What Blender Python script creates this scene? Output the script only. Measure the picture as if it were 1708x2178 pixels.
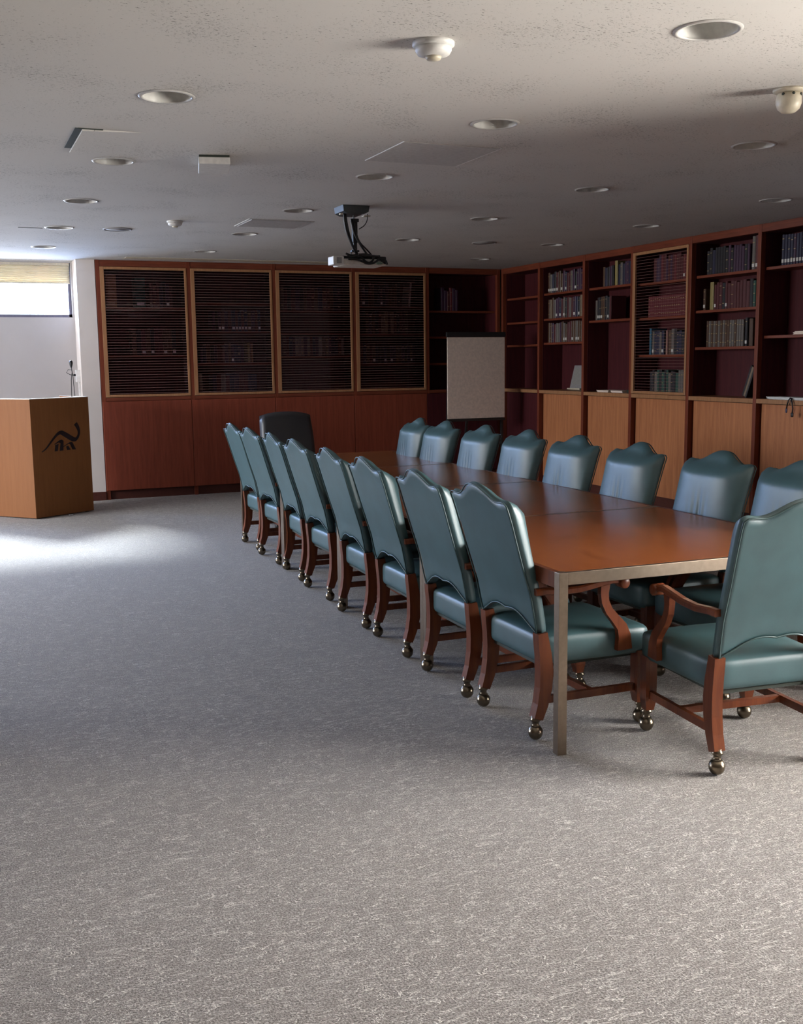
import bpy, bmesh, math, random
from mathutils import Vector, Matrix
R = math.radians
random.seed(7)
for o in list(bpy.data.objects): bpy.data.objects.remove(o)
sc = bpy.context.scene
COL = sc.collection

# ------------------------------------------------------------------ camera
F_PX, PITCH, ROLL, YAW, EYE = 2266.26, 0.1420, -0.0124, 0.3987, 1.57
cam = bpy.data.cameras.new('camera'); camo = bpy.data.objects.new('camera', cam); COL.objects.link(camo)
cam.sensor_fit = 'HORIZONTAL'; cam.sensor_width = 36; cam.lens = F_PX/1708*36
cam.clip_start = 0.05; cam.clip_end = 200
cy_, sy_ = math.cos(YAW), math.sin(YAW); cp_, sp_ = math.cos(PITCH), math.sin(PITCH)
r0 = Vector((cy_, -sy_, 0)); fw = Vector((sy_*cp_, cy_*cp_, -sp_)); u0 = Vector((sy_*sp_, cy_*sp_, cp_))
cr_, sr_ = math.cos(ROLL), math.sin(ROLL)
rt = r0*cr_ + u0*sr_; up = -r0*sr_ + u0*cr_
m4 = Matrix((rt, up, -fw)).transposed().to_4x4(); m4.translation = (0, 0, EYE)
camo.matrix_world = m4
sc.camera = camo

# ------------------------------------------------------------------ exposure and sky
sc.view_settings.view_transform = 'Standard'; sc.view_settings.look = 'None'
sc.view_settings.gamma = 1; sc.view_settings.use_curve_mapping = False
sc.view_settings.exposure = 0.03
SKY = 62.0
w = bpy.data.worlds.new('overcast_sky'); sc.world = w; w.use_nodes = True
nt = w.node_tree; nt.nodes.clear()
wo = nt.nodes.new('ShaderNodeOutputWorld'); bg = nt.nodes.new('ShaderNodeBackground')
tc = nt.nodes.new('ShaderNodeTexCoord'); sx = nt.nodes.new('ShaderNodeSeparateXYZ')
nt.links.new(tc.outputs['Generated'], sx.inputs[0])
def ramp(src, stops, tree):
    r = tree.nodes.new('ShaderNodeValToRGB'); e = r.color_ramp.elements
    while len(e) < len(stops): e.new(0.5)
    for k, (p, c) in enumerate(stops): e[k].position = p; e[k].color = (*c, 1)
    tree.links.new(src, r.inputs[0]); return r.outputs[0]
mr = nt.nodes.new('ShaderNodeMapRange'); mr.inputs[1].default_value = -1; mr.inputs[2].default_value = 1
nt.links.new(sx.outputs['X'], mr.inputs[0])
hor = ramp(mr.outputs[0], [(0.0, (1.05, 1.08, 1.12)), (0.11, (1.0, 1.05, 1.14)), (0.22, (0.62, 0.92, 1.60)), (0.47, (0.58, 0.88, 1.55)), (0.6, (0.9, .95, 1.0)), (0.9, (1.95, 1.91, 1.85))], nt)
mz = nt.nodes.new('ShaderNodeMapRange'); mz.inputs[1].default_value = -1; mz.inputs[2].default_value = 1
nt.links.new(sx.outputs['Z'], mz.inputs[0])
ver = ramp(mz.outputs[0], [(0.0, (0.40, 0.385, 0.36)), (0.47, (0.40, 0.385, 0.36)), (0.53, (.45, .45, .45)), (0.85, (1, 1, 1))], nt)
mx = nt.nodes.new('ShaderNodeMixRGB'); mx.blend_type = 'MULTIPLY'; mx.inputs[0].default_value = 1
nt.links.new(hor, mx.inputs[1]); nt.links.new(ver, mx.inputs[2]); nt.links.new(mx.outputs[0], bg.inputs[0])
bg.inputs[1].default_value = SKY; nt.links.new(bg.outputs[0], wo.inputs[0])

# window openings (wall, a0, a1, z0, z1); a runs along the wall
Zc = 2.727
XR, YB = 6.762, 12.622            # fronts of the bookcases
WX, WY = 7.13, 13.0               # the walls behind them
XL, YF = -5.2, -4.6
WIN_BACK = [(-3.4, -0.75, 2.05, 2.715), (-0.55, 1.385, 2.10, 2.715)]
WIN_LEFT = [(8.0, 11.6, 1.35, 2.60)]
XJ, YJ = 4.95, 4.70           # near part of the room is narrower
WIN_RIGHT = [(0.85, 2.85, 0.80, 2.36)]
sunl = bpy.data.lights.new('hazy_sun', 'SUN'); sunl.energy = 42; sunl.angle = R(15); sunl.color = (.86, .95, 1.0)
suno = bpy.data.objects.new('hazy_sun', sunl); COL.objects.link(suno)
suno.rotation_euler = Vector((.05, -.81, -.56)).to_track_quat('-Z', 'Y').to_euler()
def portal(loc, rot, sx_, sy_):
    l = bpy.data.lights.new('window_daylight', 'AREA'); l.shape = 'RECTANGLE'; l.size = sx_; l.size_y = sy_
    l.cycles.is_portal = True
    o = bpy.data.objects.new('window_daylight', l); COL.objects.link(o); o.location = loc; o.rotation_euler = rot
for a0, a1, z0, z1 in WIN_BACK: portal(((a0+a1)/2, WY+0.17, (z0+z1)/2), (R(-90), 0, 0), a1-a0, z1-z0)
for a0, a1, z0, z1 in WIN_LEFT: portal((XL-0.17, (a0+a1)/2, (z0+z1)/2), (0, R(-90), 0), z1-z0, a1-a0)
for a0, a1, z0, z1 in WIN_RIGHT: portal((XJ+0.17, (a0+a1)/2, (z0+z1)/2), (0, R(90), 0), z1-z0, a1-a0)

# ------------------------------------------------------------------ materials
def newmat(name):
    m = bpy.data.materials.new(name); m.use_nodes = True
    t = m.node_tree; b = t.nodes['Principled BSDF']; return m, t, b
def coords(t, scale=(1, 1, 1), rot=(0, 0, 0)):
    c = t.nodes.new('ShaderNodeTexCoord'); mp = t.nodes.new('ShaderNodeMapping')
    mp.inputs['Scale'].default_value = scale; mp.inputs['Rotation'].default_value = rot
    t.links.new(c.outputs['Object'], mp.inputs[0]); return mp.outputs[0]
def noise(t, vec, scale, detail=3, rough=.5, dist=0):
    n = t.nodes.new('ShaderNodeTexNoise'); n.inputs['Scale'].default_value = scale
    n.inputs['Detail'].default_value = detail; n.inputs['Roughness'].default_value = rough
    n.inputs['Distortion'].default_value = dist
    t.links.new(vec, n.inputs['Vector']); return n.outputs['Fac']
def bump(t, b, h, strength, dist):
    n = t.nodes.new('ShaderNodeBump'); n.inputs['Strength'].default_value = strength; n.inputs['Distance'].default_value = dist
    t.links.new(h, n.inputs['Height']); t.links.new(n.outputs[0], b.inputs['Normal'])
def plain(name, col, rough=.5, metal=0, spec=.5, bumpy=None):
    m, t, b = newmat(name)
    v = coords(t); wl = name.startswith('painted'); f = noise(t, v, 3 if wl else 40, 3); k = .03 if wl else .09
    c = ramp(f, [(0.3, tuple(x*(1-k) for x in col)), (0.7, tuple(min(1, x*(1+k)) for x in col))], t)
    t.links.new(c, b.inputs['Base Color'])
    b.inputs['Roughness'].default_value = rough; b.inputs['Metallic'].default_value = metal
    b.inputs['Specular IOR Level'].default_value = spec
    if bumpy: bump(t, b, noise(t, v, bumpy[0], 4), bumpy[1], bumpy[2])
    return m
def wood(name, dark, light, rough=.4, axis='Z', coat=0.0):
    m, t, b = newmat(name)
    s = {'Z': (14, 14, 1.0), 'X': (1.0, 14, 14), 'Y': (14, 1.0, 14)}[axis]
    v = coords(t, s); f = noise(t, v, 2.2, 6, .65, .6)
    c = ramp(f, [(0.3, dark), (0.72, light)], t)
    t.links.new(c, b.inputs['Base Color']); b.inputs['Roughness'].default_value = rough
    b.inputs['Specular IOR Level'].default_value = .28; b.inputs['Coat Weight'].default_value = coat; b.inputs['Coat Roughness'].default_value = .15
    bump(t, b, f, .15, .002)
    return m

def carpet_mat():
    m, t, b = newmat('carpet')
    v = coords(t)
    fine = noise(t, v, 170, 3, .7)
    def lines(rot, sc_, seed):
        n = noise(t, coords(t, sc_, (0, 0, R(rot))), 11+seed, 3, .62, .7)
        a = t.nodes.new('ShaderNodeMath'); a.operation = 'SUBTRACT'; a.inputs[1].default_value = .5; t.links.new(n, a.inputs[0])
        b_ = t.nodes.new('ShaderNodeMath'); b_.operation = 'ABSOLUTE'; t.links.new(a.outputs[0], b_.inputs[0])
        m_ = t.nodes.new('ShaderNodeMapRange'); m_.inputs[1].default_value = .008; m_.inputs[2].default_value = .030
        m_.inputs[3].default_value = 1; m_.inputs[4].default_value = 0; t.links.new(b_.outputs[0], m_.inputs[0]); return m_.outputs[0]
    n1 = lines(20, (1, 3.4, 1), 0); n2 = lines(-55, (1, 3.0, 1), 2)
    sel = noise(t, v, 3.2, 3)
    pick = t.nodes.new('ShaderNodeMapRange'); pick.inputs[1].default_value = .44; pick.inputs[2].default_value = .56
    t.links.new(sel, pick.inputs[0])
    mixn = t.nodes.new('ShaderNodeMix'); mixn.data_type = 'FLOAT'
    t.links.new(pick.outputs[0], mixn.inputs[0]); t.links.new(n1, mixn.inputs[2]); t.links.new(n2, mixn.inputs[3])
    th = ramp(mixn.outputs[0], [(0.0, (0, 0, 0)), (1.0, (1, 1, 1))], t)
    base = ramp(fine, [(0.36, (.085, .072, .062)), (0.50, (.235, .208, .188)), (0.64, (.44, .40, .37))], t)
    lt = t.nodes.new('ShaderNodeMixRGB'); lt.inputs[2].default_value = (.82, .78, .73, 1)
    sc_ = t.nodes.new('ShaderNodeMath'); sc_.operation = 'MULTIPLY'; sc_.inputs[1].default_value = .80
    mul = t.nodes.new('ShaderNodeMath'); mul.operation = 'MULTIPLY'
    sep = t.nodes.new('ShaderNodeRGBToBW'); t.links.new(th, sep.inputs[0])
    t.links.new(sep.outputs[0], sc_.inputs[0])
    fin2 = ramp(fine, [(0.38, (0.35,)*3), (0.56, (1,)*3)], t); b2 = t.nodes.new('ShaderNodeRGBToBW'); t.links.new(fin2, b2.inputs[0])
    t.links.new(sc_.outputs[0], mul.inputs[0]); t.links.new(b2.outputs[0], mul.inputs[1])
    t.links.new(mul.outputs[0], lt.inputs[0]); t.links.new(base, lt.inputs[1])
    t.links.new(lt.outputs[0], b.inputs['Base Color'])
    b.inputs['Roughness'].default_value = .85; b.inputs['Specular IOR Level'].default_value = .25
    b.inputs['Sheen Weight'].default_value = .25; b.inputs['Sheen Roughness'].default_value = .5
    add = t.nodes.new('ShaderNodeMath'); add.operation = 'ADD'
    t.links.new(fine, add.inputs[0]); t.links.new(mul.outputs[0], add.inputs[1])
    bump(t, b, add.outputs[0], .7, .006)
    return m
def ceiling_mat():
    m, t, b = newmat('ceiling_plaster')
    v = coords(t)
    f1 = noise(t, coords(t, (1, 2.6, 1), (0, 0, R(25))), 70, 3, .55, .8)
    big = noise(t, v, 2.2, 2)
    mul = t.nodes.new('ShaderNodeMath'); mul.operation = 'MULTIPLY_ADD'; mul.inputs[1].default_value = .30; 
    t.links.new(big, mul.inputs[0]); t.links.new(f1, mul.inputs[2])
    c = ramp(mul.outputs[0], [(0.0, (.67, .65, .625)), (0.782, (.65, .63, .605)), (0.825, (.20, .195, .18))], t)
    t.links.new(c, b.inputs['Base Color']); b.inputs['Roughness'].default_value = .9
    b.inputs['Specular IOR Level'].default_value = .2
    inv = t.nodes.new('ShaderNodeMath'); inv.operation = 'SUBTRACT'; inv.inputs[0].default_value = 1
    t.links.new(ramp(mul.outputs[0], [(0.762, (0, 0, 0)), (0.83, (1, 1, 1))], t), inv.inputs[1])
    bump(t, b, inv.outputs[0], .5, .004)
    return m
def leather_mat(name, col, rough=.46):
    m, t, b = newmat(name)
    v = coords(t); f = noise(t, v, 9, 3)
    c = ramp(f, [(0.3, tuple(x*.86 for x in col)), (0.75, tuple(x*1.12 for x in col))], t)
    t.links.new(c, b.inputs['Base Color'])
    b.inputs['Roughness'].default_value = rough; b.inputs['Specular IOR Level'].default_value = .95
    vo = t.nodes.new('ShaderNodeTexVoronoi'); vo.inputs['Scale'].default_value = 420; t.links.new(v, vo.inputs['Vector'])
    bump(t, b, vo.outputs['Distance'], .12, .0008)
    return m
def pane_mat():
    m = bpy.data.materials.new('window_glass'); m.use_nodes = True; t = m.node_tree; t.nodes.clear()
    o = t.nodes.new('ShaderNodeOutputMaterial'); tr = t.nodes.new('ShaderNodeBsdfTransparent'); gl = t.nodes.new('ShaderNodeBsdfGlossy')
    gl.inputs['Roughness'].default_value = .02; fr = t.nodes.new('ShaderNodeFresnel'); fr.inputs[0].default_value = 1.25
    mx = t.nodes.new('ShaderNodeMixShader'); t.links.new(fr.outputs[0], mx.inputs[0]); t.links.new(tr.outputs[0], mx.inputs[1]); t.links.new(gl.outputs[0], mx.inputs[2])
    t.links.new(mx.outputs[0], o.inputs[0]); return m
def blind_mat():
    m, t, b = newmat('blind_fabric')
    b.inputs['Base Color'].default_value = (.72, .66, .56, 1); b.inputs['Roughness'].default_value = .9
    o = [n for n in t.nodes if n.type == 'OUTPUT_MATERIAL'][0]
    tl = t.nodes.new('ShaderNodeBsdfTranslucent'); tl.inputs[0].default_value = (.60, .54, .42, 1)
    f = noise(t, coords(t, (1, 1, 1)), 30, 2)
    mx = t.nodes.new('ShaderNodeMixShader'); mx.inputs[0].default_value = .28
    t.links.new(b.outputs[0], mx.inputs[1]); t.links.new(tl.outputs[0], mx.inputs[2]); t.links.new(mx.outputs[0], o.inputs[0])
    return m
def tint_mat():
    m = pane_mat(); m.name = 'tinted_door_glass'; n = [x for x in m.node_tree.nodes if x.type == 'BSDF_TRANSPARENT'][0]
    n.inputs[0].default_value = (.86, .79, .84, 1); return m
M = dict(
    carpet=carpet_mat(), ceiling=ceiling_mat(),
    wall=plain('painted_wall', (.78, .71, .66), .8, bumpy=(60, .02, .001)),
    walldim=plain('painted_wall_dimmed', (.50, .47, .46), .8),  # pillar paint greyed and darkened, putting weaker, cooler light into the colour
    wallabsorb=wood('light_absorbing_wall', (.13, .06, .03), (.22, .10, .05), .6, 'Z'),  # panelling invented for unseen walls, dark to cut bounced light
    white=plain('white_paint', (.72, .71, .69), .45),
    canister=plain('can_reflector', (.66, .65, .62), .35),
    dark=plain('dark_baffle', (.035, .045, .035), .7),
    trimring=plain('lamp_trim', (.62, .61, .59), .25),
    grilledark=plain('speaker_grille', (.30, .29, .29), .6),
    mahog=wood('mahogany_upright', (.14, .030, .016), (.26, .064, .030), .42),
    mahogx=wood('mahogany_rail', (.14, .034, .018), (.26, .066, .032), .40, 'X'),
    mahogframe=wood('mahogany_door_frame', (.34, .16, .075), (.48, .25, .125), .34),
    innershade=wood('mahogany_shaded', (.060, .010, .014), (.10, .018, .022), .55),  # darker mahogany inside the bays, their shade put into the colour
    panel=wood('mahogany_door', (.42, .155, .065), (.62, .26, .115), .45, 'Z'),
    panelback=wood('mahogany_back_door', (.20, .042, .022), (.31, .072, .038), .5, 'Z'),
    tint=tint_mat(),
    toe=plain('toe_kick', (.09, .022, .014), .5),
    wire=plain('grille_wire', (.34, .19, .17), .45, .2),
    table=wood('table_veneer', (.24, .066, .018), (.38, .115, .032), .27, 'Y', .35),
    steel=plain('table_steel', (.32, .25, .19), .36, 1),
    chairwood=wood('chair_wood', (.095, .022, .009), (.18, .050, .017), .36, 'Z', .15),
    leather=leather_mat('green_leather', (.040, .098, .108)),
    welt=plain('leather_welt', (.045, .085, .085), .4),
    castermetal=plain('caster_metal', (.20, .165, .12), .28, 1),
    black=leather_mat('black_leather', (.012, .012, .016), .45),
    blackplastic=plain('black_plastic', (.02, .021, .023), .4),
    bluegrey=plain('mount_housing', (.045, .055, .06), .35),
    projwhite=plain('projector_case', (.70, .68, .62), .45),
    metalgrey=plain('grey_metal', (.35, .35, .36), .4, .8),
    lect=wood('lectern_laminate', (.23, .085, .026), (.27, .105, .034), .6, 'Z'),
    laminate=plain('pale_laminate', (.62, .60, .56), .35),
    emblem=plain('emblem_ink', (.015, .008, .012), .45),
    paper=plain('paper', (.88, .76, .66), .8), whitepaper=plain('white_paper', (.75, .77, .76), .7),
    blind=blind_mat(), glass=pane_mat(), winframe=plain('window_frame_paint', (.13, .12, .17), .5),
    sill=plain('beige_plastic', (.62, .56, .44), .4),
    ground=plain('outside_ground', (.35, .36, .33), .9),
)
BOOKC = dict(maroon=(.12, .022, .028), red=(.20, .03, .04), navy=(.03, .03, .075), purple=(.075, .03, .075), brown=(.12, .06, .035),
             grey=(.20, .175, .16), green=(.035, .11, .085), black=(.025, .022, .03), yellow=(.42, .33, .12), blue=(.04, .17, .28),
             orange=(.36, .15, .055), tan=(.30, .22, .14), pink=(.42, .22, .19), white=(.6, .58, .55))
BM = {k: plain('book_cloth_'+k, tuple(x*.72 for x in v), .5) for k, v in BOOKC.items()}
BLAB = plain('spine_label', (.66, .64, .60), .6); BGILT = plain('spine_gilding', (.40, .30, .14), .4, .4); BPAGE = plain('book_pages', (.50, .44, .34), .8)

# ------------------------------------------------------------------ mesh helpers
class MB:
    def __init__(s): s.bm = bmesh.new(); s.mats = []; s.cur = 0
    def mat(s, m):
        if m not in s.mats: s.mats.append(m)
        s.cur = s.mats.index(m); return s
    def _f(s, vs):
        try:
            f = s.bm.faces.new(vs); f.material_index = s.cur; f.smooth = True; return f
        except ValueError: return None
    def box(s, x0, x1, y0, y1, z0, z1, mtx=None, bev=0):
        pts = [(x, y, z) for x in (x0, x1) for y in (y0, y1) for z in (z0, z1)]
        vs = [s.bm.verts.new(mtx @ Vector(p) if mtx else p) for p in pts]
        fs = []
        for q in ((0, 1, 3, 2), (4, 6, 7, 5), (0, 4, 5, 1), (2, 3, 7, 6), (0, 2, 6, 4), (1, 5, 7, 3)):
            f = s._f([vs[i] for i in q]); f.smooth = False; fs.append(f)
        if bev:
            es = list({e for f in fs for e in f.edges})
            r = bmesh.ops.bevel(s.bm, geom=es, offset=bev, segments=2, affect='EDGES', profile=.5)
            for f in r['faces']: f.material_index = s.cur
        return s
    def rbox(s, c, h, r, n=8, crown=0, mtx=None, fn=None):
        """rounded cushion: centre c, half sizes h, corner radius r"""
        tmp = bmesh.new(); bmesh.ops.create_cube(tmp, size=2)
        bmesh.ops.subdivide_edges(tmp, edges=tmp.edges[:], cuts=n, use_grid_fill=True)
        idx = {}
        for v in tmp.verts:
            p = Vector(v.co)
            q = Vector([math.copysign(abs(p[i])**.75, p[i])*h[i] if p[i] else 0 for i in range(3)])
            inn = Vector([max(-(h[i]-r), min(h[i]-r, q[i])) for i in range(3)])
            d = q-inn
            if d.length > 1e-9:
                on = [abs(abs(p[i])-1) < 1e-6 for i in range(3)]
                q = inn + d.normalized()*r
            if crown and q.z > 0:
                q.z += crown*(1-(q.x/h[0])**2)*(1-(q.y/h[1])**2)
            q = q+Vector(c)
            if fn: q = fn(q)
            if mtx: q = mtx @ q
            idx[v.index] = s.bm.verts.new(q)
        for f in tmp.faces: s._f([idx[v.index] for v in f.verts])
        tmp.free(); return s
    def sweep(s, path, sec, upv=(0, 1, 0), smooth=False, closed=False):
        """sec: list of (a,b) section points or callable(i)->list; a along side vector, b along normal"""
        path = [Vector(p) for p in path]; rings = []
        n = len(path)
        for i, p in enumerate(path):
            if closed: t = path[(i+1) % n]-path[i-1]
            else: t = path[min(i+1, n-1)]-path[max(i-1, 0)]
            t.normalize(); side = Vector(upv)
            side = (side - t*side.dot(t)).normalized(); nor = t.cross(side)
            S = sec(i) if callable(sec) else sec
            rings.append([s.bm.verts.new(p+side*a+nor*b) for a, b in S])
        k = len(rings[0])
        for i in range(n if closed else n-1):
            A, B = rings[i], rings[(i+1) % n]
            for j in range(k):
                f = s._f([A[j], A[(j+1) % k], B[(j+1) % k], B[j]])
                if f: f.smooth = smooth
        if not closed:
            for rg in (rings[0][::-1], rings[-1]):
                f = s._f(rg)
                if f: f.smooth = False
        return s
    def tube(s, path, r, n=8, upv=(0, 0.13, 1), closed=False):
        return s.sweep(path, [(r*math.cos(2*math.pi*k/n), r*math.sin(2*math.pi*k/n)) for k in range(n)], upv, True, closed)
    def lathe(s, prof, c=(0, 0, 0), n=20, ax='Z', mtx=None, cap=True):
        rings = []
        for r, h in prof:
            ring = []
            for k in range(n):
                a = 2*math.pi*k/n
                p = Vector((r*math.cos(a), r*math.sin(a), h))
                if ax == 'Y': p = Vector((p.x, p.z, p.y))
                if ax == 'X': p = Vector((p.z, p.x, p.y))
                p += Vector(c)
                if mtx: p = mtx @ p
                ring.append(s.bm.verts.new(p))
            rings.append(ring)
        for a, b in zip(rings, rings[1:]):
            for k in range(n): s._f([a[k], a[(k+1) % n], b[(k+1) % n], b[k]])
        if cap and prof[0][0] > 1e-5: s._f(rings[0][::-1]).smooth = False
        if cap and prof[-1][0] > 1e-5: s._f(rings[-1]).smooth = False
        return s
    def prism(s, poly, f0, f1):
        """poly of 2D points, f0/f1 map a 2D point to 3D"""
        a = [s.bm.verts.new(f0(p)) for p in poly]; b = [s.bm.verts.new(f1(p)) for p in poly]
        n = len(poly)
        for q in (a[::-1], b):
            f = s._f(q)
            if f: f.smooth = False
        for i in range(n):
            f = s._f([a[i], a[(i+1) % n], b[(i+1) % n], b[i]])
            if f: f.smooth = False
        return s
    def build(s, name, mat=None, parent=None, label=None, kind=None):
        if s.bm.verts: bmesh.ops.remove_doubles(s.bm, verts=s.bm.verts, dist=1e-6)
        bmesh.ops.recalc_face_normals(s.bm, faces=s.bm.faces)
        me = bpy.data.meshes.new(name); s.bm.to_mesh(me); s.bm.free()
        if s.mats:
            for m in s.mats: me.materials.append(m)
        elif mat: me.materials.append(mat)
        o = bpy.data.objects.new(name, me); COL.objects.link(o)
        if parent: o.parent = parent
        if label: o['label'] = label
        if kind: o['kind'] = kind
        return o
def tag(o, label, cat, group=None):
    o['label'] = label; o['category'] = cat
    if group: o['group'] = group
    return o
def thing(name, label, cat, loc=(0, 0, 0), rz=0, group=None):
    o = bpy.data.objects.new(name, None); COL.objects.link(o); o.empty_display_size = .1
    o.location = loc; o.rotation_euler = (0, 0, rz); return tag(o, label, cat, group)
KIDS = {}
def copy_tree(o, parent=None):
    c = o.copy(); COL.objects.link(c)
    if parent: c.parent = parent
    for ch in list(o.children): copy_tree(ch, c)
    return c
def struct(name, mb, mat): o = mb.build(name, mat); o['kind'] = 'structure'; return o

# ------------------------------------------------------------------ the room
struct('floor', MB().box(XL-.3, WX+.3, YF-.3, WY+.3, -.12, 0), M['carpet'])
GX, GY, GS = 0.9701, 4.8991, 1.625
LIGHTS = {  # (column, row) : where it is
    (0, 0): 'white recessed downlight nearest the left side of the ceiling',
    (0, 1): 'white recessed downlight left of the small square ceiling box',
    (0, 2): 'recessed downlight in the left column of lights, third from the near end',
    (0, 3): 'shiny ringed recessed downlight beside the dark ceiling slot',
    (0, 4): 'shiny ringed recessed downlight nearest the bright high window',
    (1, -1): 'large white recessed downlight at the top right, nearest the camera',
    (1, 0): 'white recessed downlight between the smoke detector and the flat ceiling patch',
    (1, 1): 'white recessed downlight just in front of the ceiling projector mount',
    (1, 2): 'recessed downlight left of the projector mount, beside the grey ceiling vent',
    (1, 3): 'recessed downlight behind the grey ceiling vent',
    (1, 4): 'recessed downlight close to the back bookcase, left of the projector',
    (2, 0): 'white recessed downlight below the drop shaped ceiling detector',
    (2, 1): 'white recessed downlight in the third column, second from the near end',
    (2, 2): 'recessed downlight between the projector mount and the right bookcases, third in its column',
    (2, 3): 'faint recessed downlight just right of the projector pole',
    (3, 1): 'recessed downlight at the right edge closest to the tall bookcase tops',
    (3, 2): 'recessed downlight beside the right bookcases, second in the column next to them',
    (3, 3): 'recessed downlight beside the right bookcases, third in the column next to them',
    (3, 4): 'recessed downlight closest to the corner where the bookcases meet',
}
def ceiling():
    mb = MB(); HS = .16
    xs = sorted({XL-.3, WX+.3} | {GX+i*GS+d for i in range(-3, 4) for d in (-HS, HS)})
    ys = sorted({YF-.3, WY+.3} | {GY+j*GS+d for j in range(-5, 5) for d in (-HS, HS)})
    V = {}
    def v(x, y):
        k = (round(x, 4), round(y, 4))
        if k not in V: V[k] = mb.bm.verts.new((x, y, Zc))
        return V[k]
    for a, b in zip(xs, xs[1:]):
        for c, d in zip(ys, ys[1:]):
            i = round(((a+b)/2-GX)/GS); j = round(((c+d)/2-GY)/GS)
            hit = (i, j) in LIGHTS and abs((a+b)/2-GX-i*GS) < 1e-3 and abs((c+d)/2-GY-j*GS) < 1e-3
            if not hit: mb._f([v(a, c), v(b, c), v(b, d), v(a, d)]); continue
            cx, cy = (a+b)/2, (c+d)/2; n = 32; sq, ci = [], []
            for k in range(n):
                t = 2*math.pi*(k+.5*0)/n + math.pi/4
                X, Y = math.cos(t), math.sin(t); mm = max(abs(X), abs(Y))
                px, py = cx+X/mm*HS, cy+Y/mm*HS
                sq.append(v(px, py)); ci.append(mb.bm.verts.new((cx+X*.110, cy+Y*.110, Zc)))
            for k in range(n): mb._f([sq[k], sq[(k+1) % n], ci[(k+1) % n], ci[k]])
    for f in mb.bm.faces: f.smooth = False
    return struct('ceiling', mb, M['ceiling'])
ceiling()
struct('trim_1', MB().box(XL-.3, WX+.3, YF-.3, WY+.3, Zc+.30, Zc+.40), M['dark'])     # slab above the ceiling void
def wall_with_holes(name, axis, pos, thick, a0, a1, holes, mat):
    mb = MB(); cuts = sorted({a0, a1} | {x for h in holes for x in h[:2]})
    for p, q in zip(cuts, cuts[1:]):
        h = [x for x in holes if x[0] <= p+1e-6 and x[1] >= q-1e-6]
        spans = [(0, Zc+.3)] if not h else [(0, h[0][2]), (h[0][3], Zc+.3)]
        for z0, z1 in spans:
            if axis == 'Y': mb.box(p, q, min(pos, pos+thick), max(pos, pos+thick), z0, z1)
            else: mb.box(min(pos, pos+thick), max(pos, pos+thick), p, q, z0, z1)
    return struct(name, mb, mat)
wall_with_holes('wall_back', 'Y', WY, .2, XL, WX+.3, WIN_BACK, M['walldim'])
wall_with_holes('wall_left', 'X', XL, -.2, YF, WY+.2, WIN_LEFT, M['wallabsorb'])
wall_with_holes('wall_right', 'X', WX, .2, YJ, WY, [], M['wall'])
wall_with_holes('wall_jog', 'X', XJ, .2, YF, YJ, WIN_RIGHT, M['wallabsorb'])
wall_with_holes('wall_return', 'Y', YJ, .2, XJ, WX, [], M['wall'])
wall_with_holes('wall_front', 'Y', YF, -.2, XL-.2, WX+.3, [], M['wallabsorb'])
struct('wall_light_blocker', MB().box(XL, -.9, 5.5, 5.7, 0, Zc), M['wallabsorb'])  # unseen wall added to block left window light from the near floor
struct('wall_pillar', MB().box(1.405, 1.608, YB, WY, 0, Zc), M['wall'])
struct('baseboard_pillar', MB().box(1.400, 1.610, YB-.012, YB, 0, .10, bev=.003), M['toe'])
struct('baseboard_back', MB().box(XL, 1.405, WY-.014, WY, 0, .10, bev=.003), M['toe'])
struct('baseboard_left', MB().box(XL, XL+.014, YF, WY, 0, .10, bev=.003), M['toe'])
nwin = 0
def window(axis, pos, sgn, a0, a1, z0, z1, blind):
    """frame, glass and blind set in an opening; sgn = outward direction"""
    global nwin; nwin += 1
    e = thing('window_%d' % nwin, '', ''); del e['label']; del e['category']; e['kind'] = 'structure'
    def B(mb, p0, p1, d0, d1, q0, q1, **k):
        lo, hi = sorted((pos+sgn*d0, pos+sgn*d1))
        return mb.box(p0, p1, lo, hi, q0, q1, **k) if axis == 'Y' else mb.box(lo, hi, p0, p1, q0, q1, **k)
    f = MB(); fwid = .032
    B(f, a0, a0+fwid, .05, .10, z0, z1); B(f, a1-fwid, a1, .05, .10, z0, z1)
    B(f, a0, a1, .05, .10, z0, z0+.035); B(f, a0, a1, .05, .10, z1-.03, z1)
    n = max(1, round((a1-a0)/1.6))
    for k in range(1, n): x = a0+(a1-a0)*k/n; B(f, x-.02, x+.02, .05, .10, z0, z1)
    f.build('window_frame', M['winframe'], e)
    B(MB(), a0+fwid, a1-fwid, .072, .078, z0+.035, z1-.03).build('window_pane', M['glass'], e)
    if blind:
        b = MB(); nz = 9; zb = z1-blind; x0, x1 = a0+.03, a1-.012
        pts = []
        for k in range(nz*2+1):
            z = z1-.03-(z1-.03-zb-.015)*k/(nz*2); pts.append((.012 if k % 2 else .034, z))
        poly = pts + [(d+.0015, z) for d, z in pts[::-1]]
        if axis == 'Y': b.prism(poly, lambda p: (x0, pos+sgn*p[0], p[1]), lambda p: (x1, pos+sgn*p[0], p[1]))
        else: b.prism(poly, lambda p: (pos+sgn*p[0], x0, p[1]), lambda p: (pos+sgn*p[0], x1, p[1]))
        b.build('window_blind', M['blind'], e)
        h = MB(); B(h, x0, x1, .006, .042, z1-.03, z1-.002); B(h, x0, x1, .010, .038, zb, zb+.016); h.build('blind_rail', M['winframe'] if False else M['sill'], e)
    return e
for k, h in enumerate(WIN_BACK): window('Y', WY, 1, *h, .235 if k else 0)
for h in WIN_LEFT: window('X', XL, -1, *h, 0)
for h in WIN_RIGHT: window('X', XJ, 1, *h, 0)

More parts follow.
